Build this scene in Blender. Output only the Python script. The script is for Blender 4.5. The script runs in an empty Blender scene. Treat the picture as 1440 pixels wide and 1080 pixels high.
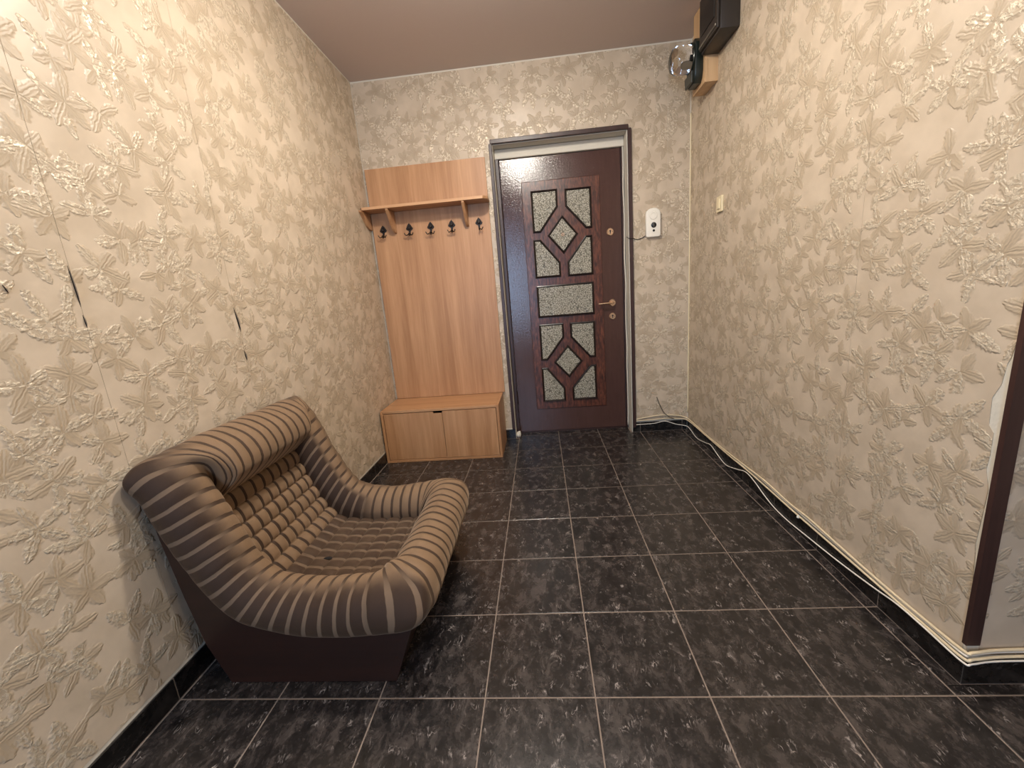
import bpy, bmesh, math, random
from mathutils import Vector, Matrix
random.seed(4)
scene = bpy.context.scene
COL = scene.collection

# ------------------------------------------------------------------ camera, world, lights, exposure
cam_d = bpy.data.cameras.new('camera')
cam_d.sensor_fit = 'HORIZONTAL'; cam_d.sensor_width = 36.0
cam_d.lens = 36.0*579.94/1440.0
cam_d.clip_start = 0.02; cam_d.clip_end = 100
cam = bpy.data.objects.new('camera', cam_d); COL.objects.link(cam)
yaw, pitch, roll = -0.0815, -0.2165, -0.0832
fw = Vector((math.sin(yaw)*math.cos(pitch), math.cos(yaw)*math.cos(pitch), math.sin(pitch)))
rt = Vector((math.cos(yaw), -math.sin(yaw), 0)); up = rt.cross(fw)
r2 = math.cos(roll)*rt + math.sin(roll)*up; u2 = -math.sin(roll)*rt + math.cos(roll)*up
cam.matrix_world = Matrix(((r2.x, u2.x, -fw.x, .2236), (r2.y, u2.y, -fw.y, -.925), (r2.z, u2.z, -fw.z, 1.0962), (0, 0, 0, 1)))
scene.camera = cam

scene.view_settings.view_transform = 'Standard'
scene.view_settings.look = 'None'
scene.view_settings.gamma = 1.0
scene.view_settings.use_curve_mapping = False
scene.view_settings.exposure = 0.5

world = bpy.data.worlds.new('world'); scene.world = world; world.use_nodes = True
world.node_tree.nodes['Background'].inputs[0].default_value = (.62, .78, 1, 1)
world.node_tree.nodes['Background'].inputs[1].default_value = 1.0

def lamp(name, kind, loc, energy, color, size=.05, rot=(0, 0, 0), size_y=None):
    d = bpy.data.lights.new(name, kind); d.energy = energy; d.color = color
    if kind == 'AREA':
        d.shape = 'RECTANGLE' if size_y else 'DISK'; d.size = size; d.size_y = size_y or size
    else: d.shadow_soft_size = size
    o = bpy.data.objects.new(name, d); COL.objects.link(o); o.location = loc; o.rotation_euler = rot
    return o
LAMP = (.10, .65, 2.42)
lamp('ceiling_lamp_light', 'AREA', (LAMP[0], LAMP[1], 2.47), 13, (1, .94, .84), .15)
lamp('side_hall_fill_light', 'POINT', (1.9, -1.5, 2.42), 13, (1, .82, .62), .08)  # added warm fill over the unseen side hall, for the return wall
lamp('ceiling_lamp_dome_light', 'POINT', LAMP, 28, (1, .94, .84), .07)
lamp('near_fill_light', 'AREA', (.36, -.40, 2.47), 11.5, (1, .95, .86), .15)  # added fill lamp close to the viewer, lifts the near walls
lamp('window_daylight', 'AREA', (-.33, -2.66, 1.28), 30, (.45, .67, 1), .46, (math.radians(90), 0, 0), 1.6)

# ------------------------------------------------------------------ sizes (metres)
T = .305
XL, XR, YD, H, BB = -.917, 1.257, 2.081, 2.533, .075
WL, WR, WF = XL-.008, XR+.008, YD+.008        # wall faces behind the tile skirting
YB, XE, YR = -2.6, 2.4, .038                   # back wall, hall's east wall, return face
OX0, OX1, OZ = -.022, .857, 2.062              # door opening
LEAF = YD+.115

# ------------------------------------------------------------------ material helpers
def srgb(r, g, b):
    f = lambda c: (c/255/12.92) if c/255 <= .04045 else ((c/255+.055)/1.055)**2.4
    return (f(r), f(g), f(b), 1)
class NT:
    def __init__(s, name):
        s.m = bpy.data.materials.new(name); s.m.use_nodes = True
        s.t = s.m.node_tree; s.b = s.t.nodes['Principled BSDF']
    def n(s, typ, **kw):
        x = s.t.nodes.new(typ)
        for k, v in kw.items(): setattr(x, k, v)
        return x
    def put(s, sock, v):
        if isinstance(v, bpy.types.NodeSocket): s.t.links.new(v, sock)
        else: sock.default_value = v
    def M(s, op, a, b=None, c=None, clamp=False):
        x = s.n('ShaderNodeMath', operation=op, use_clamp=clamp)
        s.put(x.inputs[0], a)
        if b is not None: s.put(x.inputs[1], b)
        if c is not None: s.put(x.inputs[2], c)
        return x.outputs[0]
    def V(s, op, a, b=None, scale=None):
        x = s.n('ShaderNodeVectorMath', operation=op); s.put(x.inputs[0], a)
        if b is not None: s.put(x.inputs[1], b)
        if scale is not None: s.put(x.inputs['Scale'], scale)
        return x.outputs[1] if op in ('LENGTH', 'DOT_PRODUCT', 'DISTANCE') else x.outputs[0]
    def mix(s, f, a, b):
        x = s.n('ShaderNodeMix', data_type='RGBA'); s.put(x.inputs[0], f); s.put(x.inputs[6], a); s.put(x.inputs[7], b)
        return x.outputs[2]
    def fmix(s, f, a, b):
        x = s.n('ShaderNodeMix', data_type='FLOAT'); s.put(x.inputs[0], f); s.put(x.inputs[2], a); s.put(x.inputs[3], b)
        return x.outputs[0]
    def ramp(s, f, stops):
        x = s.n('ShaderNodeValToRGB'); s.put(x.inputs[0], f); e = x.color_ramp.elements
        while len(e) < len(stops): e.new(.5)
        for i, (p, c) in enumerate(stops): e[i].position = p; e[i].color = c
        return x.outputs[0]
    def step(s, x, lo, hi):
        n = s.n('ShaderNodeMapRange', interpolation_type='SMOOTHSTEP'); s.put(n.inputs[0], x)
        s.put(n.inputs[1], lo); s.put(n.inputs[2], hi); return n.outputs[0]
    def noise(s, vec, scale, detail=3, rough=.5, dist=0.):
        n = s.n('ShaderNodeTexNoise'); 
        if vec is not None: s.put(n.inputs['Vector'], vec)
        n.inputs['Scale'].default_value = scale; n.inputs['Detail'].default_value = detail
        n.inputs['Roughness'].default_value = rough; n.inputs['Distortion'].default_value = dist
        return n
    def tc(s, which='Object'): return s.n('ShaderNodeTexCoord').outputs[which]
    def mapping(s, v, scale=(1, 1, 1), loc=(0, 0, 0), rot=(0, 0, 0)):
        n = s.n('ShaderNodeMapping'); s.put(n.inputs[0], v); n.inputs[1].default_value = loc
        n.inputs[2].default_value = rot; n.inputs[3].default_value = scale; return n.outputs[0]
    def sep(s, v):
        n = s.n('ShaderNodeSeparateXYZ'); s.put(n.inputs[0], v); return n.outputs
    def comb(s, x, y, z=0.):
        n = s.n('ShaderNodeCombineXYZ'); s.put(n.inputs[0], x); s.put(n.inputs[1], y); s.put(n.inputs[2], z); return n.outputs[0]
    def bump(s, h, strength=.3, dist=.01):
        n = s.n('ShaderNodeBump'); s.put(n.inputs['Height'], h); s.put(n.inputs['Strength'], strength); n.inputs['Distance'].default_value = dist
        s.put(s.b.inputs['Normal'], n.outputs[0]); return n
    def set(s, **kw):
        for k, v in kw.items(): s.put(s.b.inputs[k.replace('_', ' ')], v)
        return s.m
def plain(name, c, rough=.5, metal=0., spec=.5, bump=None):
    N = NT(name)
    N.set(Base_Color=c, Roughness=rough, Metallic=metal); N.b.inputs['Specular IOR Level'].default_value = spec
    if bump:
        N.bump(N.noise(N.tc(), bump[0], 3).outputs[0], bump[1], .004)
    return N.m

def flower_layer(N, uv, scale, off, R, W):
    """rosettes of five to six serrated leaves: returns (mask, height, random per leaf)"""
    p = N.V('ADD', uv, off)
    vo = N.n('ShaderNodeTexVoronoi', voronoi_dimensions='2D', feature='F1'); N.put(vo.inputs['Vector'], p)
    vo.inputs['Scale'].default_value = scale; vo.inputs['Randomness'].default_value = .72
    rnd = N.sep(vo.outputs['Color'])
    l = N.V('SUBTRACT', p, vo.outputs['Position'])
    nz = N.noise(p, 60, 2); nzl = N.V('SUBTRACT', nz.outputs['Color'], (.5, .5, .5))
    l = N.V('ADD', l, N.V('SCALE', nzl, scale=.010))
    lx, ly, _ = N.sep(l)
    r = N.V('LENGTH', N.comb(lx, ly))
    ang = N.M('ADD', N.M('ARCTAN2', ly, lx), N.M('MULTIPLY', rnd[0], 6.283))
    k = N.M('MULTIPLY', N.M('ADD', ang, 6.2832), 5/6.28318)
    idx = N.M('FLOOR', k); fr = N.M('SUBTRACT', N.M('FRACT', k), .5)
    idx = N.M('FLOORED_MODULO', idx, 5)
    wn = N.n('ShaderNodeTexWhiteNoise', noise_dimensions='2D'); N.put(wn.inputs['Vector'], N.comb(idx, N.M('MULTIPLY', rnd[1], 37.)))
    pr = wn.outputs['Value']; pc = N.sep(wn.outputs['Color'])
    a = N.M('ADD', N.M('MULTIPLY', fr, 6.28318/5), N.M('MULTIPLY', N.M('SUBTRACT', pc[1], .5), .35))
    lat = N.M('MULTIPLY', r, N.M('SINE', a))
    Rl = N.M('MULTIPLY', R, N.M('ADD', .62, N.M('MULTIPLY', pc[0], .5)))
    t = N.M('DIVIDE', r, Rl, clamp=True)
    prof = N.M('SINE', N.M('MULTIPLY', N.M('POWER', t, .95), 3.14159))
    saw = N.M('MULTIPLY', N.M('PINGPONG', N.M('ADD', r, N.M('MULTIPLY', N.M('ABSOLUTE', lat), -.7)), .006), .6)
    hw = N.M('ADD', N.M('MULTIPLY', N.M('POWER', prof, .75), W), N.M('MULTIPLY', N.M('SUBTRACT', saw, .0018), N.step(prof, .1, .5)))
    hw = N.M('MULTIPLY', hw, N.step(r, Rl, N.M('MULTIPLY', Rl, .95)))
    al = N.M('ABSOLUTE', lat)
    mask = N.step(al, hw, N.M('MULTIPLY', hw, .45))
    mask = N.M('MULTIPLY', mask, N.M('GREATER_THAN', pc[2], .06))
    q = N.M('DIVIDE', al, N.M('MAXIMUM', hw, .001), clamp=True)
    dome = N.M('SUBTRACT', 1, N.M('POWER', q, 2.))
    vein = N.step(al, .0005, .0035)
    side = N.M('SINE', N.M('MULTIPLY', N.M('SUBTRACT', r, N.M('MULTIPLY', al, 1.2)), 420.))
    tilt = N.M('MULTIPLY', N.M('DIVIDE', lat, W), N.M('SUBTRACT', N.M('MULTIPLY', pr, 1.4), .7))
    h = N.M('ADD', N.M('MULTIPLY', dome, .55), N.M('ADD', N.M('MULTIPLY', vein, .25), N.M('MULTIPLY', side, .035)))
    h = N.M('MULTIPLY', N.M('ADD', h, tilt), mask)
    streak = N.M('SINE', N.M('ADD', N.M('MULTIPLY', lat, 820.), N.M('MULTIPLY', pr, 9.)))
    h = N.M('ADD', h, N.M('MULTIPLY', N.M('MULTIPLY', streak, .09), mask))
    return mask, h, pr, t

def wallpaper(name, ground=(193, 176, 155), leaf_d=(163, 145, 121), leaf_l=(216, 202, 180)):
    N = NT(name); uv = N.tc('UV')
    m1, h1, p1, q1 = flower_layer(N, uv, 7.6, (3.17, 1.31, 0), .084, .0225)
    m2, h2, p2, q2 = flower_layer(N, uv, 7.6, (11.9, 7.77, 0), .078, .0200)
    m2 = N.M('MULTIPLY', m2, N.M('SUBTRACT', 1, m1)); h2 = N.M('MULTIPLY', h2, N.M('SUBTRACT', 1, m1))
    mask = N.M('ADD', m1, m2, clamp=True); h = N.M('ADD', h1, h2)
    pr = N.M('ADD', N.M('MULTIPLY', p1, m1), N.M('MULTIPLY', p2, m2))
    tt = N.M('ADD', N.M('MULTIPLY', q1, m1), N.M('MULTIPLY', q2, m2))
    grain = N.noise(uv, 420, 2).outputs[0]; blot = N.noise(uv, 9, 3).outputs[0]
    g = N.mix(N.step(blot, .35, .65), srgb(*[c-6 for c in ground]), srgb(*[min(255, c+5) for c in ground]))
    shade = N.mix(N.M('POWER', tt, .7), srgb(*leaf_d), srgb(*[.45*a+.55*b for a, b in zip(leaf_d, ground)]))
    mott = N.step(N.noise(uv, 75, 4, .65, .5).outputs[0], .44, .58)
    silver = N.M('MULTIPLY', N.M('MULTIPLY', mask, N.step(pr, .50, .60)), mott)
    col = N.mix(silver, N.mix(N.M('MULTIPLY', mask, .9), g, shade), srgb(*leaf_l))
    rough = N.fmix(mask, .36, N.fmix(silver, .5, .34))
    N.set(Base_Color=col, Roughness=rough, Metallic=N.M('MULTIPLY', silver, .35)); N.b.inputs['Specular IOR Level'].default_value = .5
    light = silver
    crin = N.M('MULTIPLY', N.noise(uv, 150, 3, .6, .8).outputs[0], N.M('MULTIPLY', light, .9))
    hh = N.M('ADD', h, N.M('ADD', crin, N.M('MULTIPLY', grain, .010)))
    N.bump(hh, .75, .0026)
    return N.m
M_PAPER = wallpaper('embossed_leaf_wallpaper')
M_PLASTER = plain('white_plaster', srgb(205, 198, 184), .75, bump=(60, .25))
M_CEIL = plain('ceiling_paint', srgb(200, 183, 173), .7, bump=(160, .12))
M_GROUT = plain('tile_grout', srgb(128, 113, 102), .8, bump=(300, .2))
M_GROUT_D = plain('skirting_grout', srgb(112, 102, 94), .8)

def tile_mat(name, dark=1.0, rough=.24):
    N = NT(name); o = N.tc('Object'); inf = N.n('ShaderNodeObjectInfo')
    v = N.V('ADD', o, N.comb(N.M('MULTIPLY', inf.outputs['Random'], 7.), N.M('MULTIPLY', inf.outputs['Random'], 3.), 0.))
    warp = N.V('ADD', v, N.V('SCALE', N.V('SUBTRACT', N.noise(v, 9, 3).outputs['Color'], (.5, .5, .5)), scale=.06))
    cl = N.noise(N.mapping(v, rot=(0, 0, .6), scale=(1, .6, 1)), 26, 8, .66, .5).outputs[0]
    fine = N.noise(v, 90, 5, .7).outputs[0]
    f = N.M('ADD', N.M('MULTIPLY', cl, .68), N.M('MULTIPLY', fine, .32))
    base = N.ramp(f, [(.36, srgb(15*dark, 13*dark, 13*dark)), (.49, srgb(38*dark, 34*dark, 33*dark)), (.61, srgb(66*dark, 59*dark, 56*dark)), (.74, srgb(100*dark, 91*dark, 87*dark))])
    # short broken pale veins, mostly on one diagonal
    n1 = N.noise(N.mapping(warp, rot=(0, 0, .8), scale=(1, .28, 1)), 62, 3, .5, .6).outputs[0]
    ridge = N.M('SUBTRACT', 1, N.M('ABSOLUTE', N.M('MULTIPLY', N.M('SUBTRACT', n1, .5), 8.)))
    br = N.step(N.noise(v, 22, 4, .65).outputs[0], .52, .68)
    vein = N.M('MULTIPLY', N.step(ridge, .76, 1.), N.M('MULTIPLY', br, .60))
    col = N.mix(vein, base, srgb(186*dark, 174*dark, 168*dark))
    N.set(Base_Color=col, Roughness=N.fmix(cl, rough-.05, rough+.1)); N.b.inputs['Specular IOR Level'].default_value = .5
    N.bump(N.M('ADD', cl, N.M('MULTIPLY', fine, .4)), .10, .0012)
    return N.m
M_TILE = tile_mat('black_marbled_tile')
M_SKIRT = tile_mat('black_skirting_tile', .55, .25)

def wood(name, light, dark, axis='z', rough=.42, sc=1.0):
    N = NT(name); o = N.tc('Object'); inf = N.n('ShaderNodeObjectInfo')
    v = N.V('ADD', o, N.comb(N.M('MULTIPLY', inf.outputs['Random'], 5.), N.M('MULTIPLY', inf.outputs['Random'], 2.), 0.))
    s = {'z': (1, 1, .045), 'x': (.045, 1, 1), 'y': (1, .045, 1)}[axis]
    a = N.noise(N.mapping(v, scale=s), 16*sc, 4, .6, .4).outputs[0]
    b = N.noise(N.mapping(v, scale=s), 110*sc, 3, .6).outputs[0]
    f = N.M('ADD', N.M('MULTIPLY', a, .72), N.M('MULTIPLY', b, .28))
    col = N.ramp(f, [(.36, srgb(*dark)), (.5, srgb(*[(p+q)/2 for p, q in zip(light, dark)])), (.64, srgb(*light))])
    N.set(Base_Color=col, Roughness=rough); N.bump(b, .05, .002)
    return N.m
M_BEECH = wood('beech_laminate', (189, 145, 106), (160, 115, 78))
M_BEECH_H = wood('beech_laminate_cross', (189, 145, 106), (160, 115, 78), 'x')
M_BEECH_E = wood('beech_edge', (205, 162, 122), (188, 143, 104), 'x')
M_SHELL = wood('dark_brown_laminate', (46, 23, 15), (35, 17, 11), 'x', .42)
M_CASING = wood('dark_stained_casing', (64, 42, 38), (46, 28, 26), 'z', .4)
M_BOARD = wood('pale_plywood', (205, 170, 130), (186, 150, 110), 'z', .6)
M_DARKGAP = plain('dark_recess', srgb(22, 15, 12), .8)

def door_paint():
    N = NT('brown_orange_peel_paint'); o = N.tc()
    n = N.noise(o, 150, 3, .55).outputs[0]; g = N.noise(N.mapping(o, scale=(1, 1, .12)), 60, 3).outputs[0]
    N.set(Base_Color=N.mix(g, srgb(66, 45, 41), srgb(80, 56, 51)), Roughness=.11)
    N.bump(n, .8, .0010); return N.m
def mahogany():
    N = NT('mottled_mahogany'); o = N.tc()
    a = N.noise(N.mapping(o, scale=(1, 1, .25)), 70, 4, .65, .5).outputs[0]
    col = N.ramp(a, [(.35, srgb(50, 28, 22)), (.5, srgb(80, 44, 33)), (.66, srgb(112, 66, 48))])
    N.set(Base_Color=col, Roughness=.3); N.bump(N.noise(o, 120, 3).outputs[0], .5, .0006); return N.m
M_DOOR = door_paint(); M_MAHOG = mahogany()
M_MOULD = plain('black_brown_moulding', srgb(30, 20, 18), .25)
def pane_mat():
    N = NT('crackled_obscure_glass'); o = N.tc()
    v = N.n('ShaderNodeTexVoronoi', feature='DISTANCE_TO_EDGE'); N.put(v.inputs['Vector'], N.mapping(o, scale=(1, 1, .7))); v.inputs['Scale'].default_value = 95
    n = N.noise(o, 130, 4, .65).outputs[0]
    f = N.M('ADD', N.M('MULTIPLY', N.step(v.outputs['Distance'], .0, .16), .5), N.M('MULTIPLY', n, .5))
    N.set(Base_Color=N.ramp(f, [(.25, srgb(70, 66, 54)), (.5, srgb(128, 122, 106)), (.75, srgb(168, 162, 146))]), Roughness=.16)
    N.bump(f, .55, .004); return N.m
M_PANE = pane_mat()
M_BRASS = plain('rose_brass', srgb(232, 200, 168), .25, 1.)
M_IRON = plain('black_iron', srgb(34, 26, 22), .4, .4)
M_WHITE = plain('white_plastic', srgb(232, 226, 214), .4)
M_CREAM = plain('cream_plastic', srgb(222, 206, 170), .4)
M_BLACK = plain('black_plastic', srgb(16, 15, 15), .4)
M_CABLE = plain('ivory_cable', srgb(214, 196, 164), .5)
M_CABLE_W = plain('white_cable', srgb(226, 218, 206), .45)
M_WIRE = plain('dark_wire', srgb(40, 34, 30), .5)
M_METERBOX = plain('fuse_box_black', srgb(44, 38, 34), .42, bump=(220, .08))
M_METER = plain('meter_bakelite', srgb(26, 32, 28), .3)
M_DIAL = plain('meter_dial', srgb(176, 168, 150), .5)
def glass_mat():
    N = NT('clear_glass'); N.set(Base_Color=(1, 1, 1, 1), Roughness=.03); N.b.inputs['Transmission Weight'].default_value = 1.; N.b.inputs['IOR'].default_value = 1.3
    return N.m
M_GLASS = glass_mat()
M_LAMP = plain('lamp_diffuser', srgb(240, 236, 228), .4)
M_LAMP.node_tree.nodes['Principled BSDF'].inputs['Emission Color'].default_value = (1, .945, .85, 1)
M_LAMP.node_tree.nodes['Principled BSDF'].inputs['Emission Strength'].default_value = 30
M_METAL = plain('zinc_metal', srgb(150, 148, 142), .35, 1.)

def stripe_fabric():
    """velour: wide brushed pile bands between narrow flat-woven bands; u of the UV map counts the bands"""
    N = NT('striped_velour'); uv = N.tc('UV'); o = N.tc()
    u, v, _ = N.sep(uv)
    wob = N.M('MULTIPLY', N.M('SUBTRACT', N.noise(o, 26, 2).outputs[0], .5), .08)
    d = N.M('ABSOLUTE', N.M('SUBTRACT', N.M('FRACT', N.M('ADD', u, wob)), .5))
    flat = N.step(d, .355, .385)                     # 1 on the narrow woven band
    fuzz = N.noise(o, 700, 2, .7).outputs[0]; soft = N.noise(o, 14, 3).outputs[0]
    pile_sheen = N.n('ShaderNodeAttribute', attribute_name='pile_sheen').outputs['Fac']      # velvet sheen put into the colour: pale crests and front, dark sides
    pile_sheen = N.step(N.M('ADD', pile_sheen, N.M('MULTIPLY', N.M('SUBTRACT', soft, .5), .35)), .15, .85)
    pile = N.mix(pile_sheen, srgb(56, 39, 28), srgb(126, 101, 77)); woven = N.mix(pile_sheen, srgb(114, 93, 74), srgb(66, 50, 38))
    col = N.mix(flat, pile, woven)
    col = N.mix(N.M('MULTIPLY', fuzz, .22), col, srgb(60, 46, 36))
    N.set(Base_Color=col, Roughness=.72)
    N.b.inputs['Specular IOR Level'].default_value = .25
    N.put(N.b.inputs['Sheen Weight'], N.fmix(flat, .35, .1))
    N.b.inputs['Sheen Roughness'].default_value = .4; N.b.inputs['Sheen Tint'].default_value = srgb(230, 205, 176)
    h = N.M('ADD', N.M('MULTIPLY', N.M('SUBTRACT', 1, flat), .8), N.M('MULTIPLY', fuzz, .25))
    N.bump(h, .35, .004)
    return N.m
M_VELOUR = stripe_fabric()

# ------------------------------------------------------------------ object helpers
def wloc(p):
    v = Vector((0, 0, 0))
    while p is not None: v += p.location; p = p.parent
    return v
def link(o, parent=None):
    COL.objects.link(o)
    if parent is not None: o.parent = parent
    return o
def tag(o, label=None, cat=None, group=None, kind=None):
    if label: o['label'] = label
    if cat: o['category'] = cat
    if group: o['group'] = group
    if kind: o['kind'] = kind
    return o
def empty(name, loc):
    o = bpy.data.objects.new(name, None); o.location = loc; o.empty_display_size = .1; return link(o)
def obj(name, bm, mat, parent=None, smooth=False, origin=None):
    """world-space bmesh -> one linked mesh object whose origin is given (default: centre of its box)"""
    if origin is None:
        lo = [min(v.co[i] for v in bm.verts) for i in range(3)]; hi = [max(v.co[i] for v in bm.verts) for i in range(3)]
        origin = [(a+b)/2 for a, b in zip(lo, hi)]
    origin = Vector(origin)
    bmesh.ops.translate(bm, verts=bm.verts, vec=-origin)
    bmesh.ops.recalc_face_normals(bm, faces=bm.faces)
    me = bpy.data.meshes.new(name); bm.to_mesh(me); bm.free(); me.materials.append(mat)
    if smooth:
        for p in me.polygons: p.use_smooth = True
        if smooth != True:
            me.set_sharp_from_angle(angle=math.radians(smooth))
    o = bpy.data.objects.new(name, me)
    o.location = origin - (wloc(parent) if parent else Vector((0, 0, 0)))
    return link(o, parent)
def add_box(bm, lo, hi, bev=0., seg=1):
    vs = [bm.verts.new((x, y, z)) for x in (lo[0], hi[0]) for y in (lo[1], hi[1]) for z in (lo[2], hi[2])]
    fs = [bm.faces.new([vs[i] for i in f]) for f in ((0, 1, 3, 2), (4, 6, 7, 5), (0, 4, 5, 1), (2, 3, 7, 6), (0, 2, 6, 4), (1, 5, 7, 3))]
    if bev:
        es = list({e for f in fs for e in f.edges})
        bmesh.ops.bevel(bm, geom=es, offset=bev, segments=seg, profile=.5, affect='EDGES')
def box(name, lo, hi, mat, parent=None, bev=.002, seg=1, **k):
    bm = bmesh.new(); add_box(bm, lo, hi, bev, seg); return obj(name, bm, mat, parent, **k)
def add_prism(bm, pts, a, b, plane='xz', bev=0., seg=1):
    """closed polygon in a plane, extruded between a and b along the third axis"""
    mk = {'xz': lambda p, t: (p[0], t, p[1]), 'xy': lambda p, t: (p[0], p[1], t), 'yz': lambda p, t: (t, p[0], p[1])}[plane]
    A = [bm.verts.new(mk(p, a)) for p in pts]; B = [bm.verts.new(mk(p, b)) for p in pts]; n = len(pts)
    fa = bm.faces.new(A); fb = bm.faces.new(B[::-1])
    fs = [bm.faces.new((A[i], B[i], B[(i+1) % n], A[(i+1) % n])) for i in range(n)]
    if bev:
        bmesh.ops.bevel(bm, geom=list(set(fa.edges) | set(fb.edges)), offset=bev, segments=seg, profile=.5, affect='EDGES')
def prism(name, pts, a, b, mat, parent=None, plane='xz', bev=0., seg=1, **k):
    bm = bmesh.new(); add_prism(bm, pts, a, b, plane, bev, seg); return obj(name, bm, mat, parent, **k)
def spline(pts, n, closed=False):
    """Catmull-Rom through pts, n samples per span"""
    P = [Vector(p) for p in pts]; N = len(P); out = []
    for i in range(N if closed else N-1):
        if closed: a, b, c, d = P[i-1], P[i], P[(i+1) % N], P[(i+2) % N]
        else: a, b, c, d = P[max(i-1, 0)], P[i], P[i+1], P[min(i+2, N-1)]
        for k in range(n):
            t = k/n
            out.append(.5*((2*b)+(c-a)*t+(2*a-5*b+4*c-d)*t*t+(3*b-a-3*c+d)*t**3))
    if not closed: out.append(P[-1].copy())
    return out
def add_tube(bm, path, r, seg=8, taper=None):
    rings = []; n = len(path); up0 = None
    for i, p in enumerate(path):
        t = (path[min(i+1, n-1)]-path[max(i-1, 0)]).normalized()
        if up0 is None: up0 = Vector((0, 0, 1)) if abs(t.z) < .9 else Vector((1, 0, 0))
        s = t.cross(up0).normalized(); u = s.cross(t).normalized(); up0 = u
        rr = r*(taper(i/(n-1)) if taper else 1)
        rings.append([bm.verts.new(p+rr*(math.cos(a)*s+math.sin(a)*u)) for a in [6.28318*k/seg for k in range(seg)]])
    for A, B in zip(rings, rings[1:]):
        for k in range(seg): bm.faces.new((A[k], A[(k+1) % seg], B[(k+1) % seg], B[k]))
    bm.faces.new(rings[0][::-1]); bm.faces.new(rings[-1])
def add_lathe(bm, prof, centre, axis, seg=24):
    """prof: (radius, height along axis) list"""
    ax = Vector(axis).normalized(); a = ax.orthogonal().normalized(); b = ax.cross(a); c = Vector(centre); R = []
    for r, h in prof:
        if r < 1e-5: R.append([bm.verts.new(c+ax*h)])
        else: R.append([bm.verts.new(c+ax*h+r*(math.cos(t)*a+math.sin(t)*b)) for t in [6.28318*k/seg for k in range(seg)]])
    for A, B in zip(R, R[1:]):
        for k in range(seg):
            q = [A[k % len(A)], A[(k+1) % len(A)], B[(k+1) % len(B)], B[k % len(B)]]
            q = list(dict.fromkeys(q))
            if len(q) > 2: bm.faces.new(q)
    for A in (R[0], R[-1]):
        if len(A) > 2: bm.faces.new(A)
def lathe(name, prof, centre, axis, mat, parent=None, seg=24, smooth=40):
    bm = bmesh.new(); add_lathe(bm, prof, centre, axis, seg); return obj(name, bm, mat, parent, smooth=smooth)
def tube(name, pts, r, mat, parent=None, n=6, seg=8, taper=None):
    bm = bmesh.new(); add_tube(bm, spline(pts, n), r, seg, taper); return obj(name, bm, mat, parent, smooth=True)

# ------------------------------------------------------------------ floor of separate tiles
floor = box('floor', (XL-.1, YB-.1, -.12), (XE+.1, 2.42, -.0012), M_GROUT, bev=0)
tag(floor, kind='structure')
tile_cache = {}
def put_tile(parent, name, x0, x1, y0, y1):
    w, h = x1-x0, y1-y0
    if w < .012 or h < .012: return
    key = (round(w, 3), round(h, 3))
    c = ((x0+x1)/2, (y0+y1)/2, -.004)
    if key not in tile_cache:
        bm = bmesh.new(); b = .0012
        L = [(-w/2, -h/2), (w/2, -h/2), (w/2, h/2), (-w/2, h/2)]
        lo = [bm.verts.new((x, y, 0)) for x, y in L]; mi = [bm.verts.new((x, y, .0032)) for x, y in L]
        tp = [bm.verts.new((x-math.copysign(b, x), y-math.copysign(b, y), .004)) for x, y in L]
        for i in range(4):
            j = (i+1) % 4
            bm.faces.new((lo[i], lo[j], mi[j], mi[i])); bm.faces.new((mi[i], mi[j], tp[j], tp[i]))
        bm.faces.new(tp); bm.faces.new(lo[::-1])
        me = bpy.data.meshes.new(name); bmesh.ops.recalc_face_normals(bm, faces=bm.faces); bm.to_mesh(me); bm.free(); me.materials.append(M_TILE)
        tile_cache[key] = me
    o = bpy.data.objects.new(name, tile_cache[key]); o.location = Vector(c)-wloc(parent); link(o, parent)
J = .0020
regions = [(XL, 4*T, YB, YD), (4*T, XR, YR-.008, YD), (4*T, XE, YB, YR-.008), (OX0+.012, OX1-.012, YD, YD+.16)]
for i in range(-4, 9):
    for j in range(-9, 9):
        for (a, b, c, d) in regions:
            x0, x1, y0, y1 = max(a, i*T+J), min(b, (i+1)*T-J), max(c, j*T+J), min(d, (j+1)*T-J)
            if x1 > x0 and y1 > y0: put_tile(floor, 'floor_tile', x0, x1, y0, y1)

# ------------------------------------------------------------------ walls and ceiling
def wall(name, boxes, mat=None):
    bm = bmesh.new()
    for lo, hi in boxes: add_box(bm, lo, hi)
    return tag(obj(name, bm, mat or M_PLASTER), kind='structure')
w_left = wall('wall_left', [((WL-.12, YB-.12, 0), (WL, WF+.3, H))])
w_far = wall('wall_far', [((WL, WF, 0), (OX0, WF+.3, H)), ((OX1, WF, 0), (WR+.12, WF+.3, H)), ((OX0, WF, OZ), (OX1, WF+.3, H))])
w_right = wall('wall_right', [((WR, YR+.12, 0), (WR+.12, WF, H))])
w_ret = wall('wall_return', [((WR, YR, 0), (XE+.1, YR+.12, H))])
w_east = wall('wall_east', [((XE, YB, 0), (XE+.12, YR, H))])
w_back = wall('wall_back', [((WL, YB-.12, 0), (-.60, YB, H)), ((-.06, YB-.12, 0), (XE+.12, YB, H)), ((-.60, YB-.12, 0), (-.06, YB, .42)), ((-.60, YB-.12, 2.14), (-.06, YB, H))])
tag(box('ceiling', (WL-.12, YB-.12, H), (XE+.12, WF+.3, H+.1), M_CEIL, bev=0), kind='structure')
win = tag(empty('window_1', (-.33, YB-.06, .42)), kind='structure')
box('window_sill', (-.60, YB-.14, .42), (-.06, YB+.06, .45), M_WHITE, win)
for x in (-.60, -.10): box('window_frame', (x, YB-.09, .45), (x+.04, YB-.04, 2.14), M_WHITE, win)
for z in (.45, 2.10): box('window_frame', (-.56, YB-.085, z), (-.10, YB-.045, z+.04), M_WHITE, win)

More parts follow.
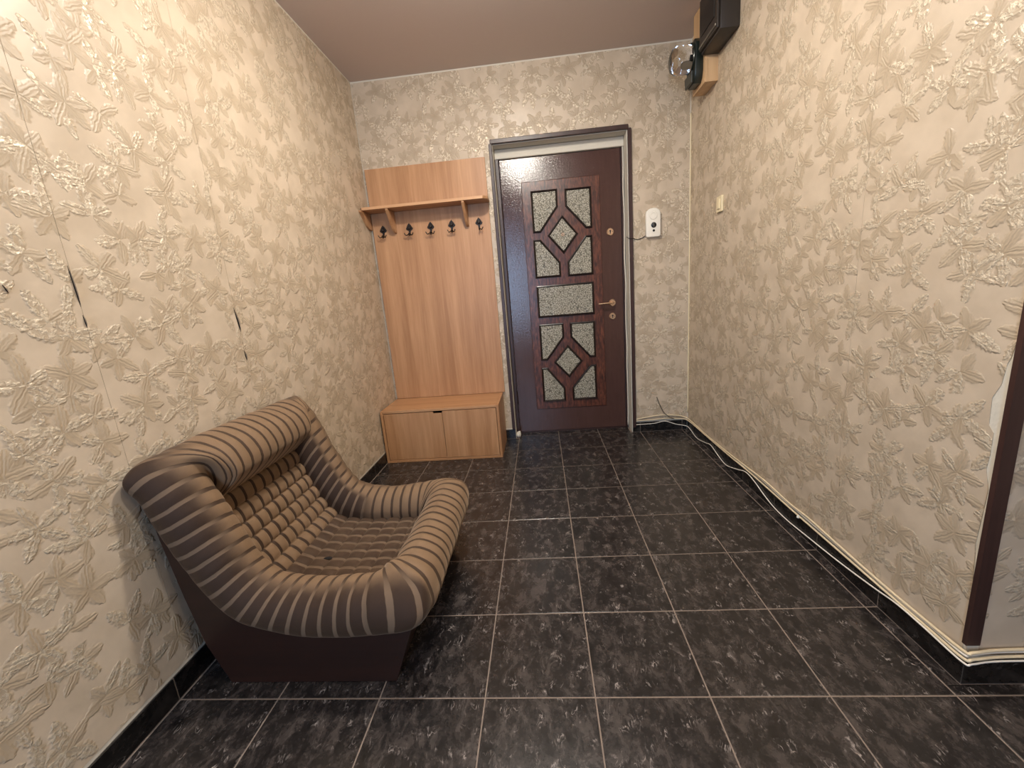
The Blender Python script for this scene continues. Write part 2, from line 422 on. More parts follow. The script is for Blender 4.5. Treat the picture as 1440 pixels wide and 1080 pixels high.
def paper(parent, face, axis, sign, u0, u1, z0, z1, outline=None, seed=0.):
    """one strip of wallpaper, a millimetre proud of its wall; UV in metres"""
    bm = bmesh.new(); uvl = bm.loops.layers.uv.new('UVMap'); g = .0006
    pts = outline or [(u0+g, z0), (u1-g, z0), (u1-g, z1), (u0+g, z1)]
    t = face+sign*.0012
    f = (lambda u, z, d: (d, u, z)) if axis == 'x' else (lambda u, z, d: (u, d, z))
    A = [bm.verts.new(f(u, z, t)) for u, z in pts]; B = [bm.verts.new(f(u, z, face)) for u, z in pts]; n = len(pts)
    fr = bm.faces.new(A); sides = [bm.faces.new((A[i], A[(i+1) % n], B[(i+1) % n], B[i])) for i in range(n)]
    for fc in [fr]+sides:
        for lp in fc.loops:
            i = (A.index(lp.vert) if lp.vert in A else B.index(lp.vert))
            lp[uvl].uv = (pts[i][0]+seed, pts[i][1]+seed*.37)
    return obj('wallpaper_strip', bm, M_PAPER, parent)
ZP0, ZP1 = BB+.010, H-.009
k = 0
ys = [.588+.53*i for i in range(-6, 3)]; ys = [y for y in ys if YB+.02 < y < WF-.02]; ys = [YB]+ys+[WF-.002]
for a, b in zip(ys, ys[1:]): paper(w_left, WL, 'x', 1, a, b, ZP0, ZP1, seed=0.)
xs = [WL+.003, -.467, .06, .59, 1.118, WR-.008]
def far_strip(a, b, z0): paper(w_far, WF, 'y', -1, a, b, z0, ZP1, seed=5.3)
far_strip(xs[0], xs[1], ZP0)
paper(w_far, WF, 'y', -1, 0, 0, 0, 0, [(-.467+.0006, ZP0), (-.030, ZP0), (-.030, OZ+.02), (.06-.0006, OZ+.02), (.06-.0006, ZP1), (-.467+.0006, ZP1)], 5.3)
far_strip(xs[2], xs[3], OZ+.02)
paper(w_far, WF, 'y', -1, 0, 0, 0, 0, [(.875, ZP0), (1.118-.0006, ZP0), (1.118-.0006, ZP1), (.59+.0006, ZP1), (.59+.0006, OZ+.02), (.875, OZ+.02)], 5.3)
far_strip(xs[4], xs[5], ZP0)
yr = [.54, 1.07, 1.6, WF-.003]
torn = [(.052, ZP1), (.050, 1.10), (.051, .90), (.056, .864), (.061, .85), (.066, .80), (.080, .766), (.077, .70), (.064, .684), (.063, .63), (.066, .594), (.054, .545), (.058, .447), (.060, .40), (.056, .349), (.048, .256), (.050, .147), (.046, ZP0), (.54-.0006, ZP0), (.54-.0006, ZP1)]
paper(w_right, WR, 'x', -1, 0, 0, 0, 0, torn, 11.1)
for a, b in zip(yr, yr[1:]): paper(w_right, WR, 'x', -1, a, b, ZP0, ZP1, seed=11.1)
for a, b in ((1.292, 1.82), (1.82, 2.35)): paper(w_ret, YR, 'y', -1, a, b, ZP0, ZP1, seed=17.7)
ye = [YB, -2.1, -1.57, -1.04, -.51, .02]
for a, b in zip(ye, ye[1:]): paper(w_east, XE, 'x', -1, a, b, ZP0, ZP1, seed=23.)
for a, b, z0, z1 in ((WL, -.61, ZP0, ZP1), (-.05, .36, ZP0, ZP1), (.36, .89, ZP0, ZP1), (.89, 1.42, ZP0, ZP1), (1.42, 1.95, ZP0, ZP1), (1.95, XE, ZP0, ZP1), (-.61, -.05, ZP0, .41), (-.61, -.05, 2.15, ZP1)):
    paper(w_back, YB, 'y', 1, a, b, z0, z1, seed=31.)
# tears gaping along two seams of the left wall
def tear(y, z0, z1, w, bow):
    n = 8; L = []; R = []
    for i in range(n+1):
        t = i/n; z = z1+(z0-z1)*t; c = y+bow*t; hw = w*math.sin(math.pi*t)**.8*(.4+.9*t)+.0004
        L.append((c-hw, z)); R.append((c+hw, z))
    prism('wallpaper_tear', L+R[::-1], WL+.0010, WL+.0016, M_DARKGAP, w_left, 'yz')
    flap = [(u+.0016, z) for u, z in R]
    bm = bmesh.new()
    A = [bm.verts.new((WL+.0014, u, z)) for u, z in R]
    B = [bm.verts.new((WL+.0014+.007*math.sin(math.pi*i/n), u-.003*math.sin(math.pi*i/n), z)) for i, (u, z) in enumerate(R)]
    for i in range(n): bm.faces.new((A[i], A[i+1], B[i+1], B[i]))
    bmesh.ops.solidify(bm, geom=bm.faces[:], thickness=.0008)
    obj('wallpaper_flap', bm, M_PAPER, w_left)
tear(.582, 1.035, 1.128, .0036, .012); tear(.588, .925, .965, .0022, .004)
tear(.055, 1.15, 1.25, .0013, .003); tear(.056, 1.098, 1.130, .001, .002); tear(-.084, 1.185, 1.202, .001, .006)

# skirting of black tiles
def skirting(name, axis, face, sign, runs, mat_back=M_GROUT_D):
    bm = bmesh.new()
    for a, b in runs:
        p, q = sorted((face-sign*.0009, face-sign*.0079))
        if axis == 'x': add_box(bm, (p, a, 0), (q, b, BB-.0005))
        else: add_box(bm, (a, p, 0), (b, q, BB-.0005))
    root = tag(obj(name, bm, mat_back), kind='structure')
    for a, b in runs:
        i0 = math.floor(a/T)
        for i in range(i0, math.ceil(b/T)):
            p, q = max(a, i*T+.0012), min(b, (i+1)*T-.0012)
            if q-p < .01: continue
            t0, t1 = (face-sign*.006, face) if sign > 0 else (face, face-sign*.006)
            lo, hi = ((t0, p, .0015), (t1, q, BB)) if axis == 'x' else ((p, t0, .0015), (q, t1, BB))
            box('skirting_tile', lo, hi, M_SKIRT, root, .0012)
    return root
skirting('baseboard_left', 'x', XL, 1, [(YB, YD)])
skirting('baseboard_far', 'y', YD, -1, [(XL+.002, OX0-.002), (OX1+.004, XR-.002)])
skirting('baseboard_right', 'x', XR, -1, [(YR-.006, YD)])
skirting('baseboard_return', 'y', YR-.008, -1, [(XR+.001, XE)])
# caulk bead in the right far corner; dark strip on the outer corner
tube('trim_1', [(WR-.003, WF-.004, z) for z in (.13, .6, 1.2, 1.8, 2.12)], .0045, M_CREAM)['kind'] = 'structure'
t2 = prism('trim_2', [(1.2560, YR-.006), (1.2890, YR-.006), (1.2890, YR), (WR-.001, YR), (WR-.001, YR+.006), (1.2560, YR+.006)], .118, H-.004, M_CASING, plane='xy', bev=.001)
t2['kind'] = 'structure'

# ------------------------------------------------------------------ the door
door = tag(empty('door_1', ((OX0+OX1)/2, LEAF, 0)), kind='structure')
leaf = box('door_leaf', (.006, LEAF, .012), (.834, LEAF+.06, 1.998), M_DOOR, door, .003, 2)
for lo, hi in (((-.046, YD-.012, .078), (-.024, WF, 2.068)), ((.861, YD-.012, .040), (.884, WF, 2.072))): box('casing', lo, hi, M_CASING, door, .003)
box('casing', (-.036, YD-.013, 2.066), (.866, WF, 2.094), M_CASING, door, .003)
box('door_jamb', (OX0+.001, LEAF-.022, .004), (.004, LEAF+.07, 2.0), M_CASING, door, .003)
box('door_jamb', (.8365, LEAF-.006, .004), (.848, LEAF+.07, 2.0), M_CASING, door, .002)
box('lintel', (OX0+.001, LEAF-.02, 2.0), (OX1-.001, LEAF+.07, OZ-.002), M_PLASTER, door, .003)
box('threshold', (.006, LEAF+.004, 0), (.834, LEAF+.06, .010), M_CASING, door, .001)
# ragged plaster edge along the right jamb, lump at the left foot
tube('plaster_bead', [(.849+.002*math.sin(i*2.3), LEAF-.010+.004*math.sin(i*1.7), 2.04-i*.155) for i in range(14)], .005, M_PLASTER, door, 4, 6)
bm = bmesh.new(); bmesh.ops.create_icosphere(bm, subdivisions=2, radius=.02)
for v in bm.verts:
    v.co = Vector((v.co.x*1.0, v.co.y*1.6, v.co.z*1.3))*(1+.25*math.sin(v.co.x*190)*math.cos(v.co.y*140)) + Vector((-.004, 2.12, .020)); v.co.z = max(v.co.z, .0005)
obj('plaster_lump', bm, M_PLASTER, door, smooth=True)
inset = box('inset_panel', (.149, LEAF-.006, .193), (.688, LEAF, 1.840), M_MAHOG, door, .003, 2)
polys = [
 [(.209, 1.778), (.396, 1.778), (.396, 1.660), (.266, 1.497), (.209, 1.497)],
 [(.445, 1.772), (.630, 1.772), (.630, 1.498), (.583, 1.498), (.445, 1.657)],
 [(.420, 1.604), (.528, 1.470), (.420, 1.338), (.310, 1.472)],
 [(.206, 1.453), (.260, 1.453), (.394, 1.285), (.394, 1.183), (.206, 1.183)],
 [(.577, 1.452), (.626, 1.452), (.626, 1.180), (.442, 1.180), (.442, 1.282)],
 [(.207, 1.130), (.624, 1.130), (.624, .897), (.207, .897)],
 [(.207, .850), (.391, .850), (.391, .742), (.259, .575), (.207, .575)],
 [(.437, .848), (.622, .848), (.622, .577), (.575, .577), (.437, .738)],
 [(.413, .684), (.521, .556), (.413, .432), (.303, .556)],
 [(.204, .520), (.253, .520), (.380, .352), (.380, .250), (.204, .250)],
 [(.573, .520), (.620, .520), (.620, .252), (.432, .252), (.432, .352)]]
def inset_poly(P, d):
    n = len(P); c = sum((Vector(p) for p in P), Vector((0, 0)))/n; area = sum(P[i][0]*P[(i+1) % n][1]-P[(i+1) % n][0]*P[i][1] for i in range(n))
    s = 1 if area > 0 else -1; out = []
    for i in range(n):
        a, b, e = Vector(P[i-1]), Vector(P[i]), Vector(P[(i+1) % n])
        d1 = (b-a).normalized(); d2 = (e-b).normalized(); n1 = Vector((-d1.y, d1.x))*s; n2 = Vector((-d2.y, d2.x))*s
        m = (n1+n2)/(1+n1.dot(n2)); out.append(tuple(b+m*d))
    return out
for P in polys:
    bm = bmesh.new(); n = len(P); rings = []
    for d, y in ((0, LEAF-.0065), (.002, LEAF-.015), (.007, LEAF-.017), (.012, LEAF-.012), (.016, LEAF-.0075)):
        rings.append([bm.verts.new((x, y, z)) for x, z in inset_poly(P, d)])
    for A, B in zip(rings, rings[1:]):
        for i in range(n): bm.faces.new((A[i], A[(i+1) % n], B[(i+1) % n], B[i]))
    mo = obj('panel_moulding', bm, M_MOULD, door)
    prism('glass_pane', inset_poly(P, .0145), LEAF-.009, LEAF-.0062, M_PANE, mo, origin=(.4, LEAF, 1.0))
pe = lathe('peephole', [(.0, 0), (.013, 0), (.013, .004), (.010, .007), (.0055, .007), (.0055, .004), (0, .004)], (.420, LEAF-.009, 1.472), (0, -1, 0), M_BRASS, door)
lathe('peephole_lens', [(0, 0), (.005, 0), (.004, .002), (0, .003)], (.420, LEAF-.0135, 1.472), (0, -1, 0), M_BLACK, pe, 16)
def escutcheon(z, r):
    e = lathe('lock_escutcheon', [(0, 0), (r, 0), (r, .004), (r-.004, .008), (0, .008)], (.7525, LEAF, z), (0, -1, 0), M_BRASS, door)
    bm = bmesh.new()
    add_prism(bm, [(.7525+.0065*math.cos(a), z+.005+.0065*math.sin(a)) for a in [6.2832*i/14 for i in range(14)]], LEAF-.0088, LEAF-.0078)
    add_box(bm, (.7495, LEAF-.0089, z-.013), (.7555, LEAF-.0078, z+.003))
    obj('keyhole', bm, M_BLACK, e)
    for dx in (-.015, .015): lathe('screw', [(0, 0), (.0026, 0), (.0018, .001), (0, .0012)], (.7525+dx, LEAF-.0078, z), (0, -1, 0), M_IRON, e, 10)
escutcheon(1.461, .026); escutcheon(.870, .025)
hd = lathe('door_handle', [(0, 0), (.026, 0), (.026, .005), (.021, .010), (.0, .010)], (.754, LEAF, .968), (0, -1, 0), M_BRASS, door)
bm = bmesh.new(); add_tube(bm, spline([(.754, LEAF-.008, .968), (.754, LEAF-.034, .968), (.744, LEAF-.046, .968), (.72, LEAF-.049, .968), (.68, LEAF-.049, .967), (.648, LEAF-.048, .966)], 6), .0075, 12)
obj('handle_lever', bm, M_BRASS, hd, smooth=50)
for z in (1.66, 1.20, .30):
    h = lathe('hinge', [(0, 0), (.0075, 0), (.0075, .105), (.004, .112), (0, .112)], (.001, LEAF-.010, z-.055), (0, 0, 1), M_IRON, door, 12)

# ------------------------------------------------------------------ door chime, switch
bell = tag(empty('door_chime', (1.016, WF-.0012, 1.387)), 'white door chime box with round speaker and black lens right of the door', 'door chime')
def arch(x0, x1, z0, z1, r, n=10):
    pts = [(x0+.008, z0), (x0, z0+.010)]; c = ((x0+x1)/2, z1-(x1-x0)/2*.75)
    hw = (x1-x0)/2
    for i in range(n+1):
        a = math.pi-math.pi*i/n; pts.append((c[0]+hw*math.cos(a), c[1]+hw*.75*math.sin(a)))
    return pts+[(x1, z0+.010), (x1-.008, z0)]
prism('body', arch(.968, 1.064, 1.387, 1.572, 0), WF-.0012, WF-.030, M_WHITE, bell, bev=.005, seg=3, smooth=40)
sp = lathe('speaker', [(0, .001), (.014, .001), (.015, .003), (.024, .003), (.027, 0), (.027, -.002), (0, -.002)], (1.016, WF-.0305, 1.524), (0, -1, 0), M_WHITE, bell)
ln = lathe('lens', [(0, -.002), (.0175, -.002), (.0175, .002), (.013, .005), (0, .006)], (1.018, WF-.0305, 1.463), (0, -1, 0), M_BLACK, bell)
box('lens_bar', (1.0165, WF-.0375, 1.450), (1.0195, WF-.035, 1.476), M_METAL, ln, .0005)
lathe('button', [(0, -.002), (.0075, -.002), (.0075, .002), (0, .004)], (1.018, WF-.0305, 1.428), (0, -1, 0), M_BLACK, bell, 16)
w = tube('chime_wire', [(.972, WF-.006, 1.404), (.945, WF-.006, 1.388), (.915, WF-.005, 1.383), (.893, WF-.006, 1.388), (.884, YD-.015, 1.390), (.862, YD-.016, 1.392), (.858, YD+.01, 1.396), (.856, YD+.06, 1.41)], .0024, M_WIRE)
tag(w, 'thin dark wire sagging from the white chime box to the door casing', 'wire')
sw = tag(empty('light_switch', (WR-.0012, 1.602, 1.483)), 'small cream rocker light switch on the right wall', 'light switch')
box('switch_plate', (WR-.014, 1.568, 1.442), (WR-.0012, 1.637, 1.526), M_CREAM, sw, .003, 2)
box('rocker', (WR-.019, 1.588, 1.458), (WR-.012, 1.617, 1.510), M_CREAM, sw, .002, 2)

# ------------------------------------------------------------------ coat rack over shoe cabinet
CF = 1.722
rack = tag(empty('coat_rack', (-.492, WF-.012, .40)), 'tall beech coat rack panel with hat shelf standing behind the low shoe cabinet', 'coat rack')
PB = WF-.0025; PF = PB-.018
box('back_panel', (-.907, PF, .378), (-.079, PB, 1.994), M_BEECH, rack, .0015)
shelf = prism('hat_shelf', [(-.921, PF), (-.921, 1.934), (-.912, 1.926), (-.098, 1.926), (-.070, 1.956), (-.070, PF)], 1.708, 1.727, M_BEECH_H, rack, 'xy', .002)
box('shelf_edge', (-.910, 1.9245, 1.709), (-.100, 1.9265, 1.726), M_BEECH_E, rack, .0006)
br = [(1.930, 1.707), (1.930, 1.698), (1.942, 1.684), (1.965, 1.658), (1.990, 1.622), (2.012, 1.592), (2.036, 1.572), (PF, 1.566), (PF, 1.707)]
for x in (-.745, -.234): prism('shelf_bracket', br, x-.009, x+.009, M_BEECH, rack, 'yz', .002)
# end wing at the left edge under the shelf, curled outward towards the wall
prism('shelf_bracket', [(1.905, 1.707), (1.905, 1.698), (1.925, 1.684), (1.955, 1.658), (1.990, 1.622), (2.020, 1.604), (PF, 1.600), (PF, 1.707)], -.924, -.908, M_BEECH, rack, 'yz', .002)

def hook(x, z, prongs, label):
    r = tag(empty('coat_hook', (x, PF, z)), label, 'coat hook', 'coat hooks on the rack')
    zt = z+.0
    pts = [(x, zt+.008), (x+.012, zt-.006), (x+.025, zt-.028), (x+.021, zt-.036), (x+.006, zt-.041), (x+.003, zt-.070), (x-.003, zt-.070), (x-.006, zt-.041), (x-.021, zt-.036), (x-.025, zt-.028), (x-.012, zt-.006)]
    prism('hook_plate', pts, PF, PF-.006, M_IRON, r, bev=.0015)
    lathe('finial', [(0, 0), (.012, 0), (.013, .006), (.008, .014), (0, .016)], (x, PF-.005, zt-.024), (0, -1, 0), M_IRON, r, 14)
    for dx in prongs:
        tube('prong', [(x, PF-.006, zt-.058), (x+dx*.3, PF-.022, zt-.068), (x+dx*.75, PF-.034, zt-.076), (x+dx, PF-.036, zt-.070), (x+dx*1.2, PF-.036, zt-.060)], .0032, M_IRON, r, 5, 8)
    tube('prong', [(x, PF-.005, zt-.062), (x+.002, PF-.022, zt-.076), (x+.003, PF-.040, zt-.076), (x+.003, PF-.046, zt-.062)], .0032, M_IRON, r, 5, 8)
for (x, z), lb, pg in zip([(-.833, 1.620), (-.645, 1.619), (-.494, 1.615), (-.346, 1.614), (-.156, 1.612)],
        ['black iron coat hook nearest the left wall, left of the first shelf bracket', 'black iron coat hook just right of the left shelf bracket', 'black iron coat hook in the middle of the row of five',
         'black iron coat hook just left of the right shelf bracket', 'black iron coat hook nearest the door, right of the right shelf bracket'], [(-.024, .024), (-.026, .026), (-.026, .026), (-.022, .022), (.024,)]):
    hook(x, z, pg, lb)

cab = tag(empty('shoe_cabinet', (-.505, 1.90, 0)), 'low beech two door shoe cabinet on the black floor below the coat rack', 'cabinet')
cx0, cx1, cz = -.914, -.096, .376
box('side_panel', (cx0, CF, .0005), (cx0+.017, PB, cz), M_BEECH, cab, .001)
box('side_panel', (cx1-.017, CF, .0005), (cx1, PB, cz), M_BEECH, cab, .001)
box('top_panel', (cx0+.0175, CF+.003, cz-.017), (cx1-.0175, PB, cz), M_BEECH_H, cab, .001)
box('bottom_panel', (cx0+.0175, CF, .0005), (cx1-.0175, PB, .017), M_BEECH_H, cab, .001)
box('back_panel', (cx0+.0175, PB-.006, .0175), (cx1-.0175, PB, cz-.0175), M_DARKGAP, cab, .0005)
mid = -.484
# left door: upper right corner cut away as a finger notch
xl0, zt = cx0+.0205, cz-.0195
dl = prism('cabinet_door', [(xl0, .0205), (mid-.0025, .0205), (mid-.0025, zt-.016), (mid-.062, zt-.016), (mid-.066, zt-.002), (xl0, zt-.002)], CF+.005, CF+.021, M_BEECH, cab, bev=.001)
dr_ = box('cabinet_door', (mid+.0010, CF+.001, .0205), (cx1-.0205, CF+.017, zt-.002), M_BEECH, cab, .001)

# ------------------------------------------------------------------ fuse box, board and meter
BX = 1.195
board = tag(empty('meter_board', (WR, 1.77, 2.127)), 'pale wooden mounting board under the ceiling in the right far corner', 'board')
prism('board_panel', [(1.683, 2.127), (1.862, 2.127), (1.862, H-.004), (1.683, H-.004)], BX, BX+.016, M_BOARD, board, 'yz', .001)
box('board_side', (BX+.0165, 1.683, 2.127), (WR-.0012, 1.697, H-.004), M_BOARD, board, .001)
box('board_side', (BX+.0165, 1.848, 2.127), (WR-.0012, 1.862, H-.004), M_BOARD, board, .001)
box('board_side', (BX+.0165, 1.6975, 2.127), (WR-.0012, 1.8475, 2.141), M_BOARD, board, .001)
fb = tag(empty('fuse_box', (WR, 1.56, 2.25)), 'black rectangular fuse box high on the right wall touching the top of frame', 'fuse box')
bm = bmesh.new(); add_box(bm, (1.172, 1.439, 2.251), (WR-.0012, 1.681, 2.505), .006, 2); obj('case', bm, M_METERBOX, fb, smooth=35)
cv = box('cover', (1.158, 1.447, 2.262), (1.1715, 1.674, 2.496), M_METERBOX, fb, .005, 2)
box('cover_ridge', (1.1535, 1.455, 2.272), (1.1585, 1.666, 2.284), M_METAL, cv, .0015)
box('cover_window', (1.1545, 1.475, 2.320), (1.1585, 1.646, 2.425), M_BLACK, cv, .0015)
mt = tag(empty('electricity_meter', (BX, 1.775, 2.13)), 'dark green bakelite electricity meter with round glass front beside the fuse box', 'electricity meter')
bm = bmesh.new()
MY0, MY1 = 1.705, 1.845
add_prism(bm, [(MY0+.012, 2.165), (MY0+.03, 2.145), (MY1-.03, 2.145), (MY1-.012, 2.165), (MY1, 2.20), (MY1, 2.335), (MY1-.02, 2.358), (MY0+.02, 2.358), (MY0, 2.335), (MY0, 2.20)], BX-.044, BX-.0005, 'yz', .005, 2)
obj('meter_base', bm, M_METER, mt, smooth=35)
bm = bmesh.new(); add_prism(bm, [(MY0+.02, 2.150), (MY1-.02, 2.150), (MY1-.014, 2.205), (MY0+.014, 2.205)], BX-.060, BX-.0445, 'yz', .004, 2); obj('terminal_cover', bm, M_METER, mt)
mc = (BX-.0445, 1.775, 2.283)
lathe('dial', [(0, 0), (.055, 0), (.055, .012), (.0, .012)], mc, (-1, 0, 0), M_DIAL, mt, 28)
box('register', (BX-.064, 1.745, 2.292), (BX-.057, 1.805, 2.312), M_BLACK, mt, .001)
lathe('rotor_disc', [(0, 0), (.022, 0), (.022, .003), (0, .003)], (BX-.078, 1.775, 2.268), (0, 0, 1), M_METAL, mt, 24)
box('register_frame', (BX-.070, 1.755, 2.272), (BX-.0570, 1.795, 2.290), M_BLACK, mt, .001)
lathe('glass_cover', [(.069, 0), (.070, .05), (.067, .085), (.055, .105), (.03, .114), (0, .116), (0, .113), (.029, .111), (.053, .1025), (.0645, .084), (.0675, .05), (.0665, 0)], mc, (-1, 0, 0), M_GLASS, mt, 40, smooth=True)
lathe('glass_rim', [(.066, .0), (.0725, .0), (.0735, .005), (.071, .009), (.0705, .009), (.0705, .0005)], mc, (-1, 0, 0), M_METER, mt, 32)

# ------------------------------------------------------------------ cables along the right skirting
def run(pts, r, mat, label, wob=.0015, seed=0):
    rnd = random.Random(seed)
    P = [Vector(p)+Vector((rnd.uniform(-wob, wob)*.4, 0, rnd.uniform(0, wob))) for p in pts]
    return tag(tube('cable', P, r, mat, None, 6, 8), label, 'cable', 'cables along the skirting')
zt = BB
run([(.868, WF-.006, .098), (.905, WF-.010, .103), (.99, WF-.012, .116), (1.07, WF-.012, .122), (1.17, WF-.012, .115), (1.235, WF-.02, .100), (1.255, 1.99, .092), (1.256, 1.75, .085), (1.2565, 1.45, .088), (1.2565, 1.2, .098), (1.257, 1.0, .106), (1.257, .80, .098), (1.257, .66, .104), (1.257, .5, .098), (1.257, .3, .092), (1.2572, .14, .094), (1.2515, .030, .104), (1.262, .021, .108), (1.32, .0285, .107), (1.42, .030, .108), (1.7, .030, .106), (2.1, .030, .104)], .0042, M_CABLE, 'thick ivory cable topmost of the bundle, passing the dark corner strip', .001, 1)
run([(.870, WF-.005, .068+.018), (.93, WF-.008, .088), (1.02, WF-.009, .090), (1.10, WF-.009, .094), (1.18, WF-.010, .088), (1.235, WF-.02, .084), (1.252, 1.99, .081), (1.2535, 1.7, .0795), (1.2535, 1.4, .080), (1.2535, 1.15, .086), (1.2535, .95, .085), (1.2535, .75, .081), (1.2535, .5, .080), (1.2535, .3, .0795), (1.2535, .14, .081), (1.2455, .026, .089), (1.262, .0155, .093), (1.33, .023, .0925), (1.45, .0245, .092), (1.8, .0245, .092), (2.1, .0245, .092)], .0038, M_CABLE, 'ivory cable lying on the skirting edge below the topmost cable', .001, 2)
run([(1.2575, 1.33, .0795), (1.2588, 1.15, .094), (1.2588, .98, .0965), (1.259, .84, .090), (1.259, .72, .0925), (1.259, .60, .0905), (1.259, .45, .089), (1.259, .25, .0855), (1.2585, .12, .0865), (1.249, .031, .0965), (1.262, .0235, .100), (1.33, .031, .0995), (1.5, .032, .0995), (1.9, .032, .0995)], .0032, M_CABLE_W, 'thinner pale cable squeezed between the bundle and the wallpaper', .0008, 3)
run([(.872, WF-.014, .060), (.95, YD-.005, .060), (1.02, YD-.005, .063), (1.095, YD-.005, .074), (1.17, YD-.006, .048), (1.235, YD-.012, .034), (1.2525, 2.03, .030), (1.252, 1.874, .008), (1.252, 1.72, .030), (1.252, 1.633, .046), (1.252, 1.5, .018), (1.252, 1.405, .010), (1.252, 1.28, .042), (1.252, 1.18, .071), (1.2515, 1.09, .063), (1.252, .99, .036), (1.252, .897, .019), (1.252, .79, .017), (1.252, .686, .024), (1.252, .479, .040), (1.252, .317, .060), (1.2505, .232, .074), (1.2498, .14, .076), (1.242, .022, .081), (1.258, .0115, .084), (1.33, .019, .084), (1.6, .019, .084)], .0026, M_CABLE_W, 'thin white cable drooping in loops across the face of the black skirting', .0005, 4)
tag(tube('wire', [(1.037, WF-.006, .262), (1.041, WF-.010, .250), (1.050, WF-.012, .222), (1.062, WF-.010, .195), (1.080, WF-.010, .155), (1.098, WF-.018, .130), (1.13, WF-.020, .103), (1.16, WF-.018, .0905)], .0022, M_WIRE), 'loose dark wire end sticking up the far wall right of the door', 'wire')
nail = lathe('cable_clip', [(0, 0), (.006, 0), (.006, .006), (.003, .011), (0, .011)], (1.250, .722, .0755), (0, 0, 1), M_WHITE, None, 12)
tag(nail, 'small white cable clip on the skirting edge midway along the right wall', 'cable clip')

# ------------------------------------------------------------------ the armchair
chair = tag(empty('armchair', (-.55, .41, 0)), 'low striped brown velour armchair with dark shell against the left wall', 'armchair')
CY0, CY1 = .052, .768; CM = (CY0+CY1)/2
side = [(-.793, .0005), (-.842, .137), (-.868, .305), (-.892, .496), (-.905, .635), (-.80, .56), (-.70, .30), (-.60, .235), (-.40, .215), (-.195, .205), (-.272, .0005)]
for y0 in (CY0, CY1-.018): prism('side_panel', side, y0, y0+.018, M_SHELL, chair, bev=.0015)
prism('front_panel', [(-.272, .0005), (-.195, .205), (-.213, .205), (-.290, .0005)], CY0+.0185, CY1-.0185, M_SHELL, chair, bev=.001)
prism('rear_panel', [(-.793, .0005), (-.842, .137), (-.868, .305), (-.892, .496), (-.905, .635), (-.890, .635), (-.877, .496), (-.853, .305), (-.826, .137), (-.777, .0005)], CY0+.0185, CY1-.0185, M_SHELL, chair, bev=.001)
# padded roll: stations around the seat, seven section points from the shell's edge over the crest to the pads
arm = [ # edge (x,z), crest (x,z), pad (x,z)
 ((-.897, .612), (-.790, .668), (-.855, .520)), ((-.866, .520), (-.745, .565), (-.835, .440)), ((-.826, .418), (-.708, .465), (-.795, .350)),
 ((-.779, .326), (-.672, .385), (-.750, .275)), ((-.717, .246), (-.628, .332), (-.690, .215)), ((-.627, .206), (-.566, .310), (-.600, .190)),
 ((-.522, .178), (-.490, .304), (-.500, .185)), ((-.413, .174), (-.405, .306), (-.410, .185)), ((-.313, .178), (-.325, .316), (-.345, .185))]
def arm_station(E, Cc, P, m):
    fy = lambda y: y if m == 0 else 2*CM-y
    ex, ez = E; cx, cz_ = Cc; px, pz = P; L = lambda t: (ex+(cx-ex)*t, ez+(cz_-ez)*t)
    a, b, c2 = L(.08), L(.45), L(.82)
    return [(ex, fy(.049), ez), (a[0], fy(.026), a[1]), (b[0], fy(.020), b[1]), (c2[0], fy(.048), c2[1]+.004), (cx, fy(.105), cz_), (cx+(px-cx)*.18, fy(.162), cz_+(pz-cz_)*.18), (cx+(px-cx)*.6, fy(.188), cz_+(pz-cz_)*.6), (px, fy(.182), pz)]
def mir(st): return [(x, 2*CM-y, z) for x, y, z in st]
front_corner = [(-.212, .052, .185), (-.190, .028, .205), (-.170, .030, .245), (-.185, .060, .300), (-.242, .110, .334), (-.290, .160, .322), (-.330, .190, .255), (-.350, .195, .185)]
front_corner2 = [(-.200, .115, .180), (-.160, .105, .200), (-.142, .105, .245), (-.165, .120, .312), (-.232, .150, .338), (-.283, .180, .318), (-.325, .200, .250), (-.345, .205, .185)]
front_mid = lambda y, dz=0.: [(-.198, y, .175), (-.158, y, .190), (-.138, y, .238), (-.158, y, .300+dz), (-.222, y, .332+dz), (-.280, y, .305+dz), (-.315, y, .245), (-.330, y, .185)]
back_corner = [(-.908, .050, .648), (-.906, .020, .672), (-.900, .012, .700), (-.872, .040, .724), (-.815, .100, .722), (-.768, .150, .690), (-.772, .182, .610), (-.835, .190, .540)]
back_corner2 = [(-.910, .125, .630), (-.912, .115, .680), (-.905, .110, .716), (-.868, .115, .738), (-.812, .140, .730), (-.760, .172, .690), (-.752, .195, .615), (-.822, .205, .545)]
back_mid = lambda y: [(-.910, y, .625), (-.914, y, .675), (-.906, y, .716), (-.868, y, .742), (-.808, y, .732), (-.752, y, .690), (-.738, y, .618), (-.812, y, .545)]
near = [arm_station(*s, 0) for s in arm]; farm = [arm_station(*s, 1) for s in arm]
ST = near[::-1]+[]          # front to back along the near arm
ST = ST+[back_corner, back_corner2]+[back_mid(y) for y in (.21, .31, .41, .51, .61)]+[mir(back_corner2), mir(back_corner)]+farm+[mir(front_corner), mir(front_corner2)]+[front_mid(y, dz) for y, dz in ((.62, .0), (.52, -.004), (.41, -.006), (.30, -.004), (.215, 0))]+[front_corner2, front_corner]
NS, NP, SUB, SEC = len(ST), len(ST[0]), 12, 5
cols = [spline([ST[i][k] for i in range(NS)], SUB, True) for k in range(NP)]
nU = len(cols[0])
rows = [spline([cols[k][u] for k in range(NP)], SEC) for u in range(nU)]
nV = len(rows[0])
ulen = [0.]
for u in range(nU):
    a, b = rows[u], rows[(u+1) % nU]
    ulen.append(ulen[-1]+.4*(a[SEC]-b[SEC]).length+.6*(a[5*SEC]-b[5*SEC]).length+.0012)
nst = round(ulen[-1]/.050); us = [x/ulen[-1]*nst for x in ulen]
